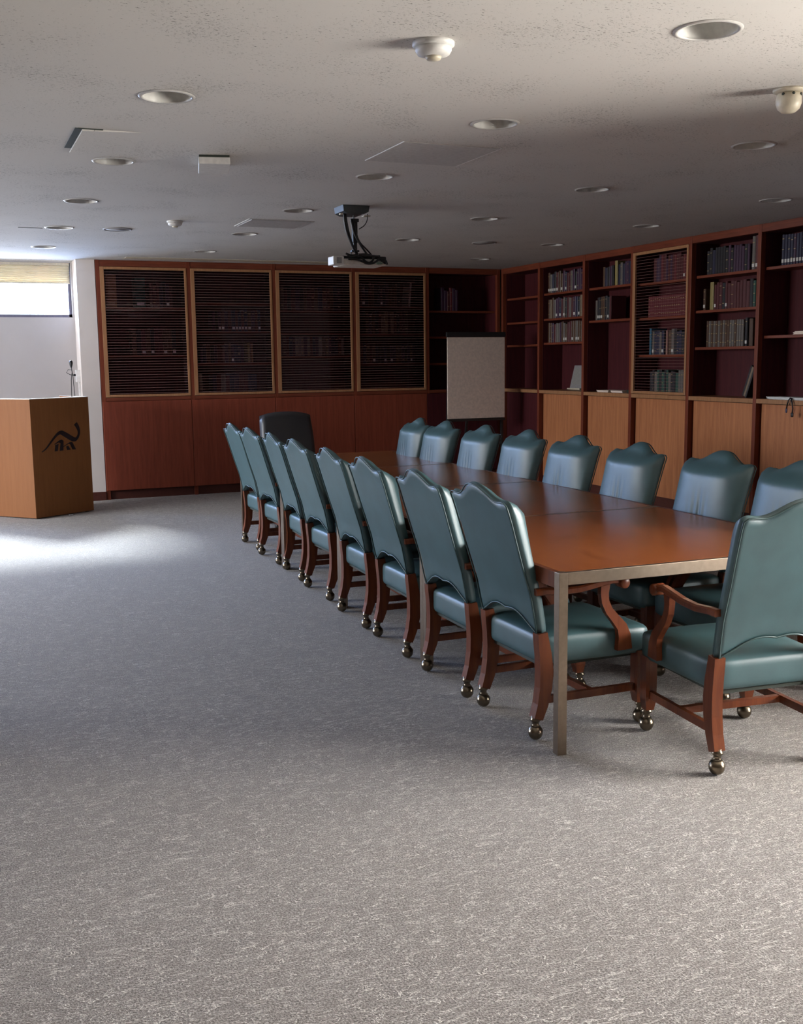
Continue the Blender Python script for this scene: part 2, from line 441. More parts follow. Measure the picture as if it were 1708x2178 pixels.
# ------------------------------------------------------------------ recessed downlights
def make_light():
    t = thing('downlight', '', 'ceiling light')
    rf = MB(); rf.lathe([(.112, 0), (.100, .09), (.092, .13), (.090, .13), (.098, .09), (.108, 0)], n=32, cap=False)
    rf.build('reflector', M['canister'], t)
    MB().lathe([(.091, .13), (.088, .19), (.0, .19), ], n=32, cap=False).build('baffle', M['dark'], t)
    MB().lathe([(.105, -.001), (.106, -.005), (.116, -.006), (.124, -.001)], n=32, cap=False).build('trim_ring', M['trimring'], t)
    MB().lathe([(.0, .150), (.02, .152), (.034, .165), (.036, .178), (.02, .185), (.0, .188)], n=20).build('lamp_bulb', M['white'], t)
    return t
pl_ = None
for (i, j), lab in LIGHTS.items():
    if pl_ is None: o = pl_ = make_light()
    else: o = copy_tree(pl_)
    o.location = (GX+i*GS, GY+j*GS, Zc); tag(o, lab, 'ceiling light', 'recessed ceiling downlights in a grid')

# flat round speakers
def speaker(x, y, lab):
    t = thing('ceiling_speaker', lab, 'speaker', (x, y, Zc), 0, 'round ceiling speakers')
    MB().lathe([(.126, 0), (.122, -.008), (.108, -.009), (.108, -.004)], n=32, cap=False).build('speaker_rim', M['grilledark'], t)
    MB().lathe([(.107, -.002), (.107, -.006), (0, -.007)], n=32).build('speaker_grille', M['grilledark'], t)
speaker(1.453, 9.743, 'flat grey round ceiling speaker left of the far smoke detector')
speaker(5.074, 9.811, 'flat dark round ceiling speaker toward the corner of the bookcases')
# smoke detectors
def smoke(x, y, s, lab):
    t = thing('smoke_detector', lab, 'smoke detector', (x, y, Zc), 0, 'ceiling smoke detectors')
    MB().lathe([(.078*s, 0), (.078*s, -.012*s), (.070*s, -.018*s), (0, -.018*s)], n=28).build('mounting_base', M['white'], t)
    MB().lathe([(.066*s, -.018*s), (.068*s, -.028*s), (.060*s, -.042*s), (.034*s, -.050*s), (.0, -.050*s)], n=28).build('detector_head', M['white'], t)
    MB().lathe([(.030*s, -.050*s), (.026*s, -.060*s), (0, -.062*s)], n=20).build('sensor_cap', M['sill'], t)
smoke(1.735, 3.76, 1.0, 'white round smoke detector with small centre cap, near the top of the ceiling')
smoke(1.819, 9.065, .85, 'tiny white smoke detector far back, left of the grey ceiling vent')
t = thing('motion_detector', 'cream drop shaped ceiling detector at the right edge', 'detector', (3.50, 3.85, Zc))
MB().lathe([(.070, 0), (.068, -.010), (.052, -.016), (0, -.016)], n=28).build('mounting_base', M['sill'], t)
MB().lathe([(.048, -.016), (.054, -.035), (.055, -.06), (.047, -.082), (.030, -.097), (0, -.103)], n=28).build('dome', M['sill'], t)
mb = MB()
for a in (200, 250, 300): mb.lathe([(.007, .0), (.006, .004), (0, .005)], n=10, mtx=Matrix.Translation((.0505*math.cos(R(a)), .0505*math.sin(R(a)), -.026)) @ Matrix.Rotation(R(a), 4, 'Z') @ Matrix.Rotation(R(90), 4, 'Y'))
mb.build('sensor_port', M['dark'], t)
t = thing('ceiling_box', 'small white square box mounted on the ceiling', 'ceiling box', (1.505, 6.31, Zc), R(-12))
MB().box(-.085, .085, -.165, .165, -.012, 0).build('back_plate', M['dark'], t)
MB().box(-.088, .088, -.168, .168, -.050, -.012, bev=.004).build('cover', M['white'], t)
# ceiling patch, hatch corner, vent, slot
t = thing('ceiling_patch', 'flat grey rectangular patch panel set in the ceiling', 'ceiling panel', (2.63, 5.735, Zc))
MB().box(-.29, .29, -.285, .285, -.003, 0).build('panel', M['grilledark'] if False else plain('patch_paint', (.52, .505, .49), .85), t)
mb = MB(); mb.box(-.296, -.290, -.29, .29, -.0035, 0); mb.box(.290, .296, -.29, .29, -.0035, 0)
mb.build('panel_seam', M['white'], t)
t = thing('ceiling_hatch', 'white ceiling access panel with one sagging dark corner, upper left', 'hatch', (.70, 5.69, Zc))
mm = Matrix.Rotation(R(-2.2), 4, 'Y')
MB().box(0, .50, 0, .60, -.012, -.004, mtx=mm).build('hatch_panel', M['ceiling'], t)
MB().box(-.035, 0, -.01, .52, -.002, 0).build('hatch_gap', M['dark'], t)
MB().box(-.02, .10, -.014, -.004, -.004, 0).build('hatch_edge', M['dark'], t)
t = thing('ceiling_vent', 'dim grey rectangular ceiling vent in front of the projector at left', 'vent', (2.64, 8.98, Zc))
MB().box(-.28, .28, -.25, .25, -.003, 0).build('vent_frame', M['white'], t)
mb = MB()
for k in range(20): y = -.225+k*.0237; mb.box(-.255, .255, y-.009, y+.009, -.007, -.003, mtx=None)
mb.build('vent_louvre', plain('vent_paint', (.48, .46, .45), .6), t)
tag(MB().box(.641, .84, 9.85, 9.866, Zc-.003, Zc).build('ceiling_slot', M['dark']), 'thin dark slot in the ceiling left of a shiny downlight', 'slot')
tag(MB().box(1.9, 4.4, 12.215, 12.40, Zc-.006, Zc, bev=.002).build('screen_slot', M['sill']), 'long thin ceiling strip running in front of the back bookcase', 'ceiling strip')

# ------------------------------------------------------------------ bookcases
DEP = .345
def unit(lab, loc, rz, W, shelves, grille, side, group, endfin=False, lower='flush'):
    """local x to the viewer's right, y into the wall; origin on the floor at the left of the front"""
    t = thing('bookcase', lab, 'bookcase', loc, rz, group)
    F = .045; rec = 0.0 if lower == 'flush' else .055
    MB().box(0, F, 0, DEP, 0, Zc-.002, bev=.003).build('upright', M['mahog'], t)
    if endfin: MB().box(W, W+F, 0, DEP, 0, Zc-.002, bev=.003).build('upright', M['mahog'], t)
    mb = MB(); mb.box(F, W, DEP-.015, DEP, .02, Zc-.002); mb.build('back_panel', M['innershade'], t)
    for xa in (F, W-.004): MB().box(xa, xa+.004, .05, DEP-.015, 1.18, 2.65).build('side_lining', M['innershade'], t)
    MB().box(F, W, .004, .05, 2.655, Zc-.002, bev=.002).build('top_rail', M['mahogx'], t)
    MB().box(F, W, .05, DEP-.015, 2.655, 2.675).build('top_board', M['innershade'], t)
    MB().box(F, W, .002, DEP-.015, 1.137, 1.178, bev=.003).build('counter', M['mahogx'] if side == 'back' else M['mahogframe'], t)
    MB().box(F, W, .03+rec, .06+rec, 0, .105).build('toe_kick', M['toe'], t)
    if side == 'back':
        MB().box(.008, W-.008+F*.0, -.012, .010, .11, 1.130, bev=.003).build('door', M['panel'], t) if False else \
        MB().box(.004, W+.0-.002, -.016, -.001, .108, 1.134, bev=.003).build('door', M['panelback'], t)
    else:
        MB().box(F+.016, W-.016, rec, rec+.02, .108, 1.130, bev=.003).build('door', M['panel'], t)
        MB().box(F, W, rec+.022, rec+.03, .105, 1.137).build('door_gap_lining', M['dark'], t)
    for z in shelves:
        MB().box(F+.004, W-.004, .062, DEP-.015, z-.026, z, bev=.002).build('shelf', M['mahogx'], t)
    if grille:
        st = .045
        fr = MB(); z0, z1 = 1.182, 2.652; x0, x1 = F+.001, W-.001
        fr.box(x0, x0+st, -.006, .018, z0, z1, bev=.003); fr.box(x1-.026, x1, -.006, .018, z0, z1, bev=.003)
        fr.box(x0+st, x1-.026, -.006, .018, z0, z0+.028, bev=.003); fr.box(x0+st, x1-.026, -.006, .018, z1-.030, z1, bev=.003)
        d = fr.build('grille_door', M['mahogframe'], t)
        g = MB(); z = z0+.04
        while z < z1-.04:
            g.box(x0+st, x1-.026, .004, .0065, z-(.0017 if side == 'back' else .0010), z+(.0017 if side == 'back' else .0010)); z += .0305
        g.build('wire_grille', M['wire'], d)
        if side == 'back': MB().box(x0+st-.004, x1-.022, .0095, .0125, z0+.024, z1-.026).build('glass_pane', M['tint'], d)
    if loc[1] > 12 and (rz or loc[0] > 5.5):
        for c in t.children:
            if c.name.startswith('door') and 'gap' not in c.name: c.data.materials[0] = M['innershade']  # corner doors darkened, the corner's shade painted in with the interior wood
    return t
BACKX = [1.615, 2.640, 3.665, 4.690, 5.690]; BACKX2 = [2.640, 3.665, 4.690, 5.690, 6.762-.045]
BSH = [[2.205, 1.66], [2.26, 1.93, 1.555], [2.18, 1.91, 1.63], [2.24, 1.90, 1.53], [2.19, 1.86, 1.52]]
bl = ['grilled mahogany bookcase at the left end of the back wall, next to the cream pillar',
      'grilled mahogany bookcase second from the cream pillar on the back wall',
      'grilled mahogany bookcase third from the cream pillar, under the projector',
      'grilled mahogany bookcase fourth from the cream pillar, left of the flip chart bay',
      'dark open mahogany bookcase in the corner behind the flip chart']
UN = {}
for k in range(5):
    W = BACKX2[k]-BACKX[k]
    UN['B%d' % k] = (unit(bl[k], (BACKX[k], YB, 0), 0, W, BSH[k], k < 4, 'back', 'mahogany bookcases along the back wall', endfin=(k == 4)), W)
RY = [YB-.03, 11.65, 10.64, 9.70, 8.73, 7.76, 6.79]
RSH = [[2.34, 2.03, 1.74], [2.35, 2.045, 1.755], [2.35, 1.985], [2.335, 1.975, 1.59], [2.345, 2.01, 1.655], [2.35, 1.745], [2.35, 1.9, 1.5]]
rl = ['dark mahogany bookcase on the right wall hard in the corner right of the flip chart',
      'open mahogany bookcase with a leaning picture on its ledge, first lit one from the corner',
      'open mahogany bookcase whose large lower bay is empty but for pale papers',
      'mahogany bookcase with a wire grille front on the right wall',
      'open mahogany bookcase with three full shelves and a dark slanting folder below',
      'open mahogany bookcase at the right edge with white papers on its ledge',
      'open mahogany bookcase at the near end of the right wall row']
for k in range(7):
    y0 = RY[k]; y1 = RY[k+1] if k < 6 else 5.82
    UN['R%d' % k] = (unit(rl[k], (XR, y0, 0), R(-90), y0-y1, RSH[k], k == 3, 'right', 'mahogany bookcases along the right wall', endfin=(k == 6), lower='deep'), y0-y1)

# ------------------------------------------------------------------ books
nbook = 0
def book_mesh(w_, h, d, col, label, gilt):
    mb = MB(); mb.mat(BM[col])
    pts = [(-w_/2, .006), (-w_*.32, .0), (w_*.32, 0), (w_/2, .006), (w_/2, d), (w_/2-.003, d), (w_/2-.003, .012), (-w_/2+.003, .012), (-w_/2+.003, d), (-w_/2, d)]
    mb.prism(pts, lambda p: (p[0], p[1], 0), lambda p: (p[0], p[1], h))
    mb.mat(BPAGE); mb.box(-w_/2+.0031, w_/2-.0031, .0121, d-.006, .004, h-.004)
    if label: mb.mat(BLAB); mb.box(-w_*.36, w_*.36, -.0008, .001, .022, .052)
    if gilt:
        mb.mat(BGILT)
        for z in gilt: mb.box(-w_*.31, w_*.31, -.0006, .001, h*z, h*z+.006)
    return mb
def shelf_books(key, z, x0, x1, cols, hr=(.20, .25), wr=(.030, .045), lab=0.0, gilt=0.3, label='', group='', dep=.20, uniform=False, setback=.075):
    global nbook
    t, W = UN[key]; mw = Matrix.Translation(t.location) @ t.rotation_euler.to_matrix().to_4x4()
    x = x0; h0 = random.uniform(*hr); proto = {}
    while True:
        w_ = random.uniform(*wr) if not uniform else wr[0]
        if x+w_ > x1: break
        h = h0 if uniform else random.uniform(*hr); c = random.choice(cols)
        kk = (c, random.randint(0, 2)) if uniform else None
        L = random.random() < lab; G = ([.2, .8] if random.random() < .5 else [.15, .5, .85]) if random.random() < gilt else None
        if kk and kk in proto: o = proto[kk].copy(); COL.objects.link(o)
        else:
            o = book_mesh(w_, h, dep, c, L, G).build('book')
            if kk: proto[kk] = o
        o.matrix_world = mw @ Matrix.Translation((x+w_/2, setback, z+.0005))
        tag(o, label, 'book', group); nbook += 1
        x += w_+.0025
def one_book(key, x, z, w_, h, col, lab, L=False, G=None, tilt=0, dep=.2, setback=.072):
    t, W = UN[key]; mw = Matrix.Translation(t.location) @ t.rotation_euler.to_matrix().to_4x4()
    o = book_mesh(w_, h, dep, col, L, G).build('book')
    o.matrix_world = mw @ Matrix.Translation((x, setback, z+.0005+w_*.6*math.sin(abs(tilt)))) @ Matrix.Rotation(tilt, 4, 'Y')
    return tag(o, lab, 'book')
D1 = ['maroon', 'purple', 'black', 'brown', 'navy']
# back wall
one_book('B0', .175, 2.205, .115, .36, 'orange', 'wide orange volume behind the first grille next to the pillar', G=[.45])
one_book('B0', .50, 2.205, .115, .34, 'green', 'wide green volume behind the first grille, right of the orange one', L=True)
shelf_books('B0', 2.205, .60, .90, D1, (.24, .30), lab=.3, label='dark book right of the green volume on the top shelf behind the first grille', group='books right of the green volume')
shelf_books('B0', 1.66, .38, .92, D1, (.28, .33), (.04, .055), lab=.35, label='tall dark book on the middle shelf behind the first grille', group='books on the middle shelf behind the first grille')
shelf_books('B1', 1.93, .30, .90, D1, (.22, .26), lab=.45, label='dark book with pale label on the second shelf behind the second grille', group='books on the second shelf behind the second grille')
one_book('B1', .735, 1.555, .030, .235, 'yellow', 'yellow book on the third shelf behind the second grille')
one_book('B1', .775, 1.555, .026, .235, 'orange', 'orange brown book right of the yellow one behind the second grille')
shelf_books('B1', 1.555, .14, .70, D1, (.19, .24), lab=.1, label='dark book left of the yellow one behind the second grille', group='books left of the yellow book behind the second grille')
one_book('B1', .135, 1.178, .05, .25, 'tan', 'tan banded book standing alone on the ledge behind the second grille', G=[.1, .3, .5, .7, .9])
shelf_books('B1', 1.178, .28, .86, ['maroon', 'navy', 'purple', 'grey'], (.22, .26), (.045, .06), gilt=0, label='dark volume on the ledge behind the second grille', group='books on the ledge behind the second grille')
shelf_books('B2', 2.18, .12, .95, D1, (.26, .31), (.04, .055), label='dark tall book on the top shelf behind the third grille', group='books on the top shelf behind the third grille')
shelf_books('B2', 1.63, .10, .95, ['maroon', 'purple', 'grey', 'navy', 'brown'], (.22, .25), gilt=.6, label='dark banded book on the third shelf behind the third grille', group='books on the third shelf behind the third grille')
shelf_books('B3', 2.24, .12, .70, D1, (.22, .30), lab=.1, label='dark book on the top shelf behind the fourth grille', group='books on the top shelf behind the fourth grille')
one_book('B3', .80, 2.24, .030, .30, 'white', 'white spined book leaning on the top shelf behind the fourth grille', tilt=R(5), G=[.1, .2, .3, .4, .5, .6, .7, .8, .9])
shelf_books('B3', 1.90, .20, .80, ['brown', 'maroon', 'purple', 'tan', 'black'], (.24, .30), gilt=.5, label='dark brown book on the second shelf behind the fourth grille', group='books on the second shelf behind the fourth grille')
shelf_books('B3', 1.53, .12, .92, D1, (.20, .27), lab=.12, label='dark book on the third shelf behind the fourth grille', group='books on the third shelf behind the fourth grille')
shelf_books('B4', 2.19, .25, .50, ['maroon', 'purple', 'red'], (.22, .30), label='dark book on the upper shelf above the flip chart', group='books above the flip chart')
# right wall
W1 = UN['R1'][1]
shelf_books('R1', 2.35, .12, .94, D1+['grey'], (.21, .25), (.036, .05), lab=.3, label='book on the top shelf above the leaning picture', group='books on the top shelf above the leaning picture')
shelf_books('R1', 2.045, .12, .94, D1+['grey', 'tan'], (.22, .25), (.036, .05), lab=.35, label='book on the second shelf above the leaning picture', group='books on the second shelf above the leaning picture')
shelf_books('R1', 1.755, .12, .94, ['maroon', 'brown', 'grey', 'purple'], (.21, .25), (.036, .05), lab=.3, label='book on the lowest filled shelf above the leaning picture', group='books on the shelf just above the leaning picture')
shelf_books('R2', 2.35, .30, .52, D1, (.20, .24), label='dark book left of the tan one on the shelf high above the pale papers', group='books left of the tan one')
one_book('R2', .56, 2.35, .05, .265, 'yellow', 'tan yellow book on the top shelf high above the pale papers')
shelf_books('R2', 2.35, .60, .88, ['navy', 'black', 'grey', 'purple'], (.22, .26), gilt=.2, label='dark book right of the tan one on the shelf high above the pale papers', group='books right of the tan one')
shelf_books('R2', 1.985, .16, .50, ['maroon', 'brown', 'grey', 'black'], (.22, .28), lab=.25, label='book at the left of the half empty shelf above the pale papers', group='books on the half empty shelf')
shelf_books('R3', 2.335, .30, .93, ['maroon', 'purple', 'red', 'maroon'], (.22, .27), lab=.08, label='maroon book on the top shelf behind the right wall grille', group='books on the top shelf behind the right wall grille')
shelf_books('R3', 1.975, .22, .93, ['red'], (.215, .215), (.033, .033), gilt=1, uniform=True, label='red volume of a uniform set behind the right wall grille', group='red set behind the right wall grille')
one_book('R3', .27, 1.59, .034, .27, 'blue', 'bright blue book behind the right wall grille', G=[.6, .75])
one_book('R3', .55, 1.59, .03, .245, 'pink', 'pink banded book behind the right wall grille', G=[.1, .3, .5, .7])
shelf_books('R3', 1.59, .30, .52, ['black', 'grey', 'navy'], (.22, .25), lab=.3, gilt=.7, label='dark banded book between the blue and pink ones', group='books between the blue and pink ones')
shelf_books('R3', 1.59, .575, .93, ['grey', 'brown', 'tan', 'navy', 'black'], (.22, .26), lab=.2, gilt=.8, label='banded book right of the pink one behind the right wall grille', group='books right of the pink one')
shelf_books('R3', 1.178, .27, .93, ['grey', 'black', 'green', 'grey'], (.22, .26), lab=.15, gilt=.6, label='grey book on the ledge behind the right wall grille', group='books on the ledge behind the right wall grille')
shelf_books('R4', 2.345, .18, .80, ['purple', 'navy', 'black', 'purple'], (.22, .25), (.03, .04), gilt=.2, label='dark purple book on the top shelf above the slanting folder', group='purple books on the top shelf above the slanting folder')
shelf_books('R4', 2.345, .81, .92, ['maroon', 'grey'], (.29, .30), (.04, .045), lab=1, label='taller white labelled book at the right end of the shelf high above the slanting folder', group='tall labelled books')
shelf_books('R4', 2.01, .14, .22, ['brown', 'green'], (.20, .22), lab=.5, label='short dark book left of the yellow one above the slanting folder', group='books left of the yellow one')
one_book('R4', .265, 2.01, .052, .26, 'yellow', 'tall yellow book on the middle shelf above the slanting folder')
shelf_books('R4', 2.01, .30, .92, ['green', 'maroon', 'black', 'maroon', 'maroon'], (.23, .26), lab=.12, gilt=.2, label='dark book right of the yellow one above the slanting folder', group='books right of the yellow one')
shelf_books('R4', 1.655, .20, .74, ['grey', 'grey', 'brown'], (.245, .25), (.030, .032), gilt=1, label='grey banded book of the set just above the slanting folder', group='grey set above the slanting folder')
one_book('R4', .77, 1.655, .034, .26, 'black', 'black book with white bands at the right of the grey set', L=True, G=[.85])
one_book('R4', .83, 1.655, .05, .25, 'brown', 'brown book at the right end of the grey set shelf')
shelf_books('R5', 2.35, .22, .92, ['navy', 'navy', 'purple'], (.255, .265), (.030, .034), lab=1, gilt=.6, label='navy book with white label low on its spine, top shelf at the right edge', group='navy labelled books at the right edge')
# things on the ledges
def at_unit(key, o, x, y, z, extra=None):
    t, W = UN[key]; mw = Matrix.Translation(t.location) @ t.rotation_euler.to_matrix().to_4x4()
    o.matrix_world = mw @ Matrix.Translation((x, y, z)) @ (extra or Matrix()); return o
pic = thing('leaning_picture', 'small grey picture leaning on the ledge of the first lit bookcase', 'picture')
MB().box(-.13, .13, 0, .012, .02, .30, bev=.002).build('picture_board', M['grilledark'], pic)
MB().box(-.10, .10, -.001, .0, .07, .26).build('picture_print', plain('faded_print', (.30, .29, .27), .5), pic)
MB().box(-.14, .14, -.03, .03, 0, .02, bev=.003).build('picture_stand', M['sill'], pic)
at_unit('R1', pic, .72, .10, 1.178, Matrix.Rotation(R(-14), 4, 'X'))
pic.location.z += .008
def papers(name, lab, key, x, y, z, w_, d, n, mat, rz=0):
    mb = MB(); h = 0
    for k in range(n):
        m = Matrix.Translation((random.uniform(-.01, .01), random.uniform(-.008, .008), h)) @ Matrix.Rotation(R(random.uniform(-3, 3)), 4, 'Z')
        mb.box(-w_/2, w_/2, -d/2, d/2, 0, .0045, mtx=m); h += .0047
    o = mb.build(name, mat); tag(o, lab, 'papers'); return at_unit(key, o, x, y, z+.0005, Matrix.Rotation(R(rz), 4, 'Z'))
papers('paper_stack', 'pale low paper stack at the left on the ledge under the empty bay', 'R2', .38, .15, 1.178, .22, .22, 5, M['paper'])
papers('paper_stack', 'pale low paper stack on the right of its twin under the empty bay', 'R2', .66, .15, 1.178, .22, .22, 5, M['paper'])
tag(at_unit('R2', MB().box(-.045, .045, -.05, .05, 0, .035, bev=.004).build('small_box', M['dark']), .85, .12, 1.1785), 'small dark box on the ledge right of the pale papers', 'box')
papers('paper_stack', 'wide white papers on the ledge at the right edge', 'R5', .44, .09, 1.178, .52, .16, 5, M['whitepaper'])
papers('paper_stack', 'pale papers lying on the middle shelf at the right edge', 'R5', .56, .17, 1.745, .30, .20, 6, M['paper'])
fo = thing('folder', 'dark slanting folder on the ledge of the fourth lit bookcase', 'folder')
MB().box(-.02, .0, 0, .22, 0, .30, bev=.002).build('folder_cover', BM['black'], fo)
MB().box(.0002, .0238, .002, .215, .004, .294).build('folder_contents', BM['tan'], fo)
MB().box(.024, .044, 0, .22, 0, .30, bev=.002).build('folder_cover', BM['black'], fo)
at_unit('R4', fo, .76, .07, 1.1955, Matrix.Rotation(R(22), 4, 'Y'))
kp = thing('lanyard', 'dark knotted lanyard hanging from the ledge over the right edge door', 'lanyard')
mb = MB(); mb.tube([(0, .03, .012), (.01, -.006, .018), (.0, -.018, 0), (-.012, -.018, -.035), (-.02, -.018, -.075)], .006)
mb.build('strap', M['blackplastic'], kp)
mb = MB(); mb.tube([(0, .03, .012), (.02, -.008, .012), (.045, -.018, -.02), (.055, -.018, -.07), (.05, -.018, -.11)], .006); mb.build('strap', M['blackplastic'], kp)
MB().rbox((.05, -.018, -.125), (.014, .006, .02), .005, 2).build('clip', M['blackplastic'], kp)
MB().rbox((-.02, -.018, -.09), (.009, .006, .02), .005, 2).build('clip', plain('lanyard_blue', (.05, .06, .14), .5), kp)
at_unit('R5', kp, .475, 0, 1.178)

# ------------------------------------------------------------------ conference table: four joined tables
TX, TY, TYAW, TL, TW = 2.139, 3.506, -0.0306, 1.4062, 1.4376
def make_table():
    t = thing('conference_table', '', 'table')
    MB().box(.022, TW-.022, .022, TL-.002, .694, .740, bev=.0015).build('tabletop', M['table'], t)
    for xa in (0, TW-.022): MB().box(xa, xa+.022, .04, TL-.002, .676, .740, bev=.001).build('side_apron', M['chairwood'], t)
    MB().box(.0401, TW-.0401, 0, .0215, .690, .740, bev=.0015).build('end_rail', M['steel'], t)
    for sx2, yy in ((0, 0), (TW-.04, 0), (0, TL-.042), (TW-.04, TL-.042)):
        MB().box(sx2, sx2+.04, yy, yy+.04, 0, .740 if yy == 0 else .676, bev=.0015).build('leg', M['steel'], t)
    MB().box(.05, TW-.05, TL-.04, TL-.022, .655, .694).build('end_rail', M['chairwood'], t)
    return t
tabs = []
tl = ['wooden table section with steel edge at the near end of the long conference table',
      'second wooden table section from the near end of the long conference table',
      'third wooden table section from the near end of the long conference table',
      'wooden table section at the far end of the long conference table, by the black chair']
for k in range(4):
    o = make_table() if k == 0 else copy_tree(tabs[0])
    tabs.append(o); tag(o, tl[k], 'table', 'joined sections of the conference table')
    o.rotation_euler.z = -TYAW*-1
    o.location = (TX-math.sin(TYAW)*TL*k, TY+math.cos(TYAW)*TL*k, 0)

# ------------------------------------------------------------------ green leather armchairs (local: faces +X)
def back_x(z):      # rear surface of the back
    P = [(.30, -.268), (.46, -.270), (.60, -.298), (.75, -.345), (.944, -.402), (1.018, -.430), (1.075, -.456)]
    if z <= P[0][0]: return P[0][1]
    for (a, b), (c, d) in zip(P, P[1:]):
        if z <= c: return b+(d-b)*(z-a)/(c-a)
    return P[-1][1]
def crest(y):
    a = abs(y)/.265
    if a < .70: h = .060*(.5+.5*math.cos(math.pi*(a/.70)**1.15))
    else: h = .006*math.sin(math.pi*(a-.70)/.30*.62)
    return 1.004+h-(.014*((a-.88)/.12)**2 if a > .88 else 0)
def low(y):
    a = abs(y)/.25
    return .448+.062*max(0, 1-a**2.2) + .012*math.sin(math.pi*min(1, a*1.3))
def make_chair():
    t = thing('armchair', '', 'chair')
    # back
    mb = MB(); NY, NZ = 60, 26
    def pt(i, j, front):
        u = -1+2*i/NY; v = j/NZ
        z0, z1 = low(u*.25), crest(u*.265)
        z = z0+(z1-z0)*v
        hw = .246+.014*min(1, max(0, (z-.46)/.5)); y = u*hw
        x = back_x(z)
        ed = min((1-abs(u))*hw, (z1-z), (z-z0)+.006)
        rd = min(1, max(0, ed/.018)); sh = math.sqrt(max(0, 1-(1-rd)**2))
        th = .026+.024*sh
        if front:
            puff = max(.004, (-.205-.150*(z-.46))-(x+th))*max(0, 1-abs(u)**3.6)*max(0, min(1, v/.08))**.7*(lambda q: q*q*(3-2*q))(max(0, min(1, (1.015-z)/.075)))
            x += th+puff
            if .60 < z < .88:   # small wrinkles low in the middle of the cushion
                x -= .0075*min(1, (.88-z)/.12)*min(1, (z-.60)/.1)*(.5+.5*math.cos(u*36+z*6))*max(0, 1-abs(u)*2.5)
        else: x += .020-.020*sh
        return Vector((x, y, z))
    G = {}
    for fr in (0, 1):
        for i in range(NY+1):
            for j in range(NZ+1): G[fr, i, j] = mb.bm.verts.new(pt(i, j, fr))
    for fr in (0, 1):
        for i in range(NY):
            for j in range(NZ): mb._f([G[fr, i, j], G[fr, i+1, j], G[fr, i+1, j+1], G[fr, i, j+1]])
    for j in range(NZ):
        for i in (0, NY): mb._f([G[0, i, j], G[0, i, j+1], G[1, i, j+1], G[1, i, j]])
    for i in range(NY):
        for j in (0, NZ): mb._f([G[0, i, j], G[0, i+1, j], G[1, i+1, j], G[1, i, j]])
    bk = mb.build('backrest', M['leather'], t)
    # welt round the rear panel
    loop = []
    for i in range(0, 31): u = -1+2*i/30; z = crest(u*.265)-.007; loop.append((back_x(z)-.001, u*.256, z))
    for j in range(1, 12):
        z = 1.008-(1.008-.465)*j/12; hw = .246+.014*min(1, max(0, (z-.46)/.5)); loop.append((back_x(z)-.001, hw-.004, z))
    for i in range(0, 31): u = 1-2*i/30; z = low(u*.25)+.006; loop.append((back_x(z)-.001, u*.238, z))
    for j in range(1, 12):
        z = .465+(1.008-.465)*j/12; hw = .246+.014*min(1, max(0, (z-.46)/.5)); loop.append((back_x(z)-.001, -hw+.004, z))
    MB().tube(loop, .0035, 6, (1, 0, 0.01), closed=True).build('welt', M['welt'], bk)
    # seat: wider at the front
    def fl(q): q.y *= 1+.10*(q.x+.25)/.5; return q
    MB().rbox((.015, 0, .374), (.262, .240, .066), .034, 8, .018, fn=fl).build('seat', M['leather'], t)
    MB().box(-.225, .245, -.215, .215, .298, .312).build('seat_base', M['dark'], t)
    def caster(x, y, leg):
        mb = MB(); mb.lathe([(.0, .104), (.018, .104), (.019, .094), (.023, .090), (.023, .084), (.015, .078), (.015, .066), (.021, .060), (.0, .058)], (x, y, 0), 16)
        c = [( .0310*math.sin(math.pi*k/10), .0315-.0310*math.cos(math.pi*k/10)) for k in range(11)]
        mb.lathe([(max(r, .0), h) for r, h in c], (x, y, 0), 18)
        mb.lathe([(.0326*math.sin(math.pi*k/14), .0315+.0326*math.cos(math.pi*k/14)) for k in range(7)], (x, y, 0), 18, cap=False)
        mb.build('caster', M['castermetal'], leg)
    for s in (-1, 1):
        y = s*.235
        path = [(-.250, y, .455), (-.247, y, .43), (-.236, y, .36), (-.230, y, .29), (-.234, y, .22), (-.248, y, .15), (-.268, y, .092)]
        hx = [.022, .024, .028, .031, .029, .025, .021]
        mb = MB(); mb.sweep(path, lambda i: [(-.023, -hx[i]), (.023, -hx[i]), (.023, hx[i]), (-.023, hx[i])], (0, 1, 0))
        lg = mb.build('rear_leg', M['chairwood'], t); caster(-.270, y, lg)
        y = s*.240; x = .235
        mb = MB(); mb.sweep([(x, y, .33), (x, y, .14), (x, y, .098)], lambda i: [[(-a, -a), (a, -a), (a, a), (-a, a)] for a in (.026, .025, .018)][i], (0, 1, 0))
        mb.box(x-.0265, x+.0265, y+s*.008-.0015, y+s*.008+.0015, .15, .31)
        lg = mb.build('front_leg', M['chairwood'], t); caster(.262 if False else x+.01, y, lg)
        # side stretcher
        MB().sweep([(-.235, s*.236, .168), (.225, s*.240, .168)], [(-.010, -.016), (.010, -.016), (.010, .016), (-.010, .016)], (0, 1, 0)).build('stretcher', M['chairwood'], t)
        # arm
        ya = s*.274
        pth = [(-.290, s*.262, .632), (-.25, s*.268, .634), (-.17, ya, .628), (-.08, ya, .632), (0, ya, .645), (.06, ya, .654), (.105, ya, .650)]
        mb = MB(); mb.sweep(pth, lambda i: [(-.018, -.010), (-.013, -.014), (.013, -.014), (.018, -.010), (.018, .008), (.010, .014), (-.010, .014), (-.018, .008)], (0, 1, 0), False)
        mb.lathe([(0, -.028), (.020, -.028), (.024, -.024), (.024, .024), (.020, .028), (0, .028)], (.118, ya, .640), 20, 'Y')
        ar = mb.build('armrest', M['chairwood'], t)
        sp = [(.030, ya, .640), (.026, ya, .60), (.030, ya, .565), (.050, ya, .525), (.085, ya, .485), (.115, ya, .450), (.128, ya, .410), (.130, ya, .350)]
        wd = [.022, .019, .018, .018, .020, .024, .030, .036]
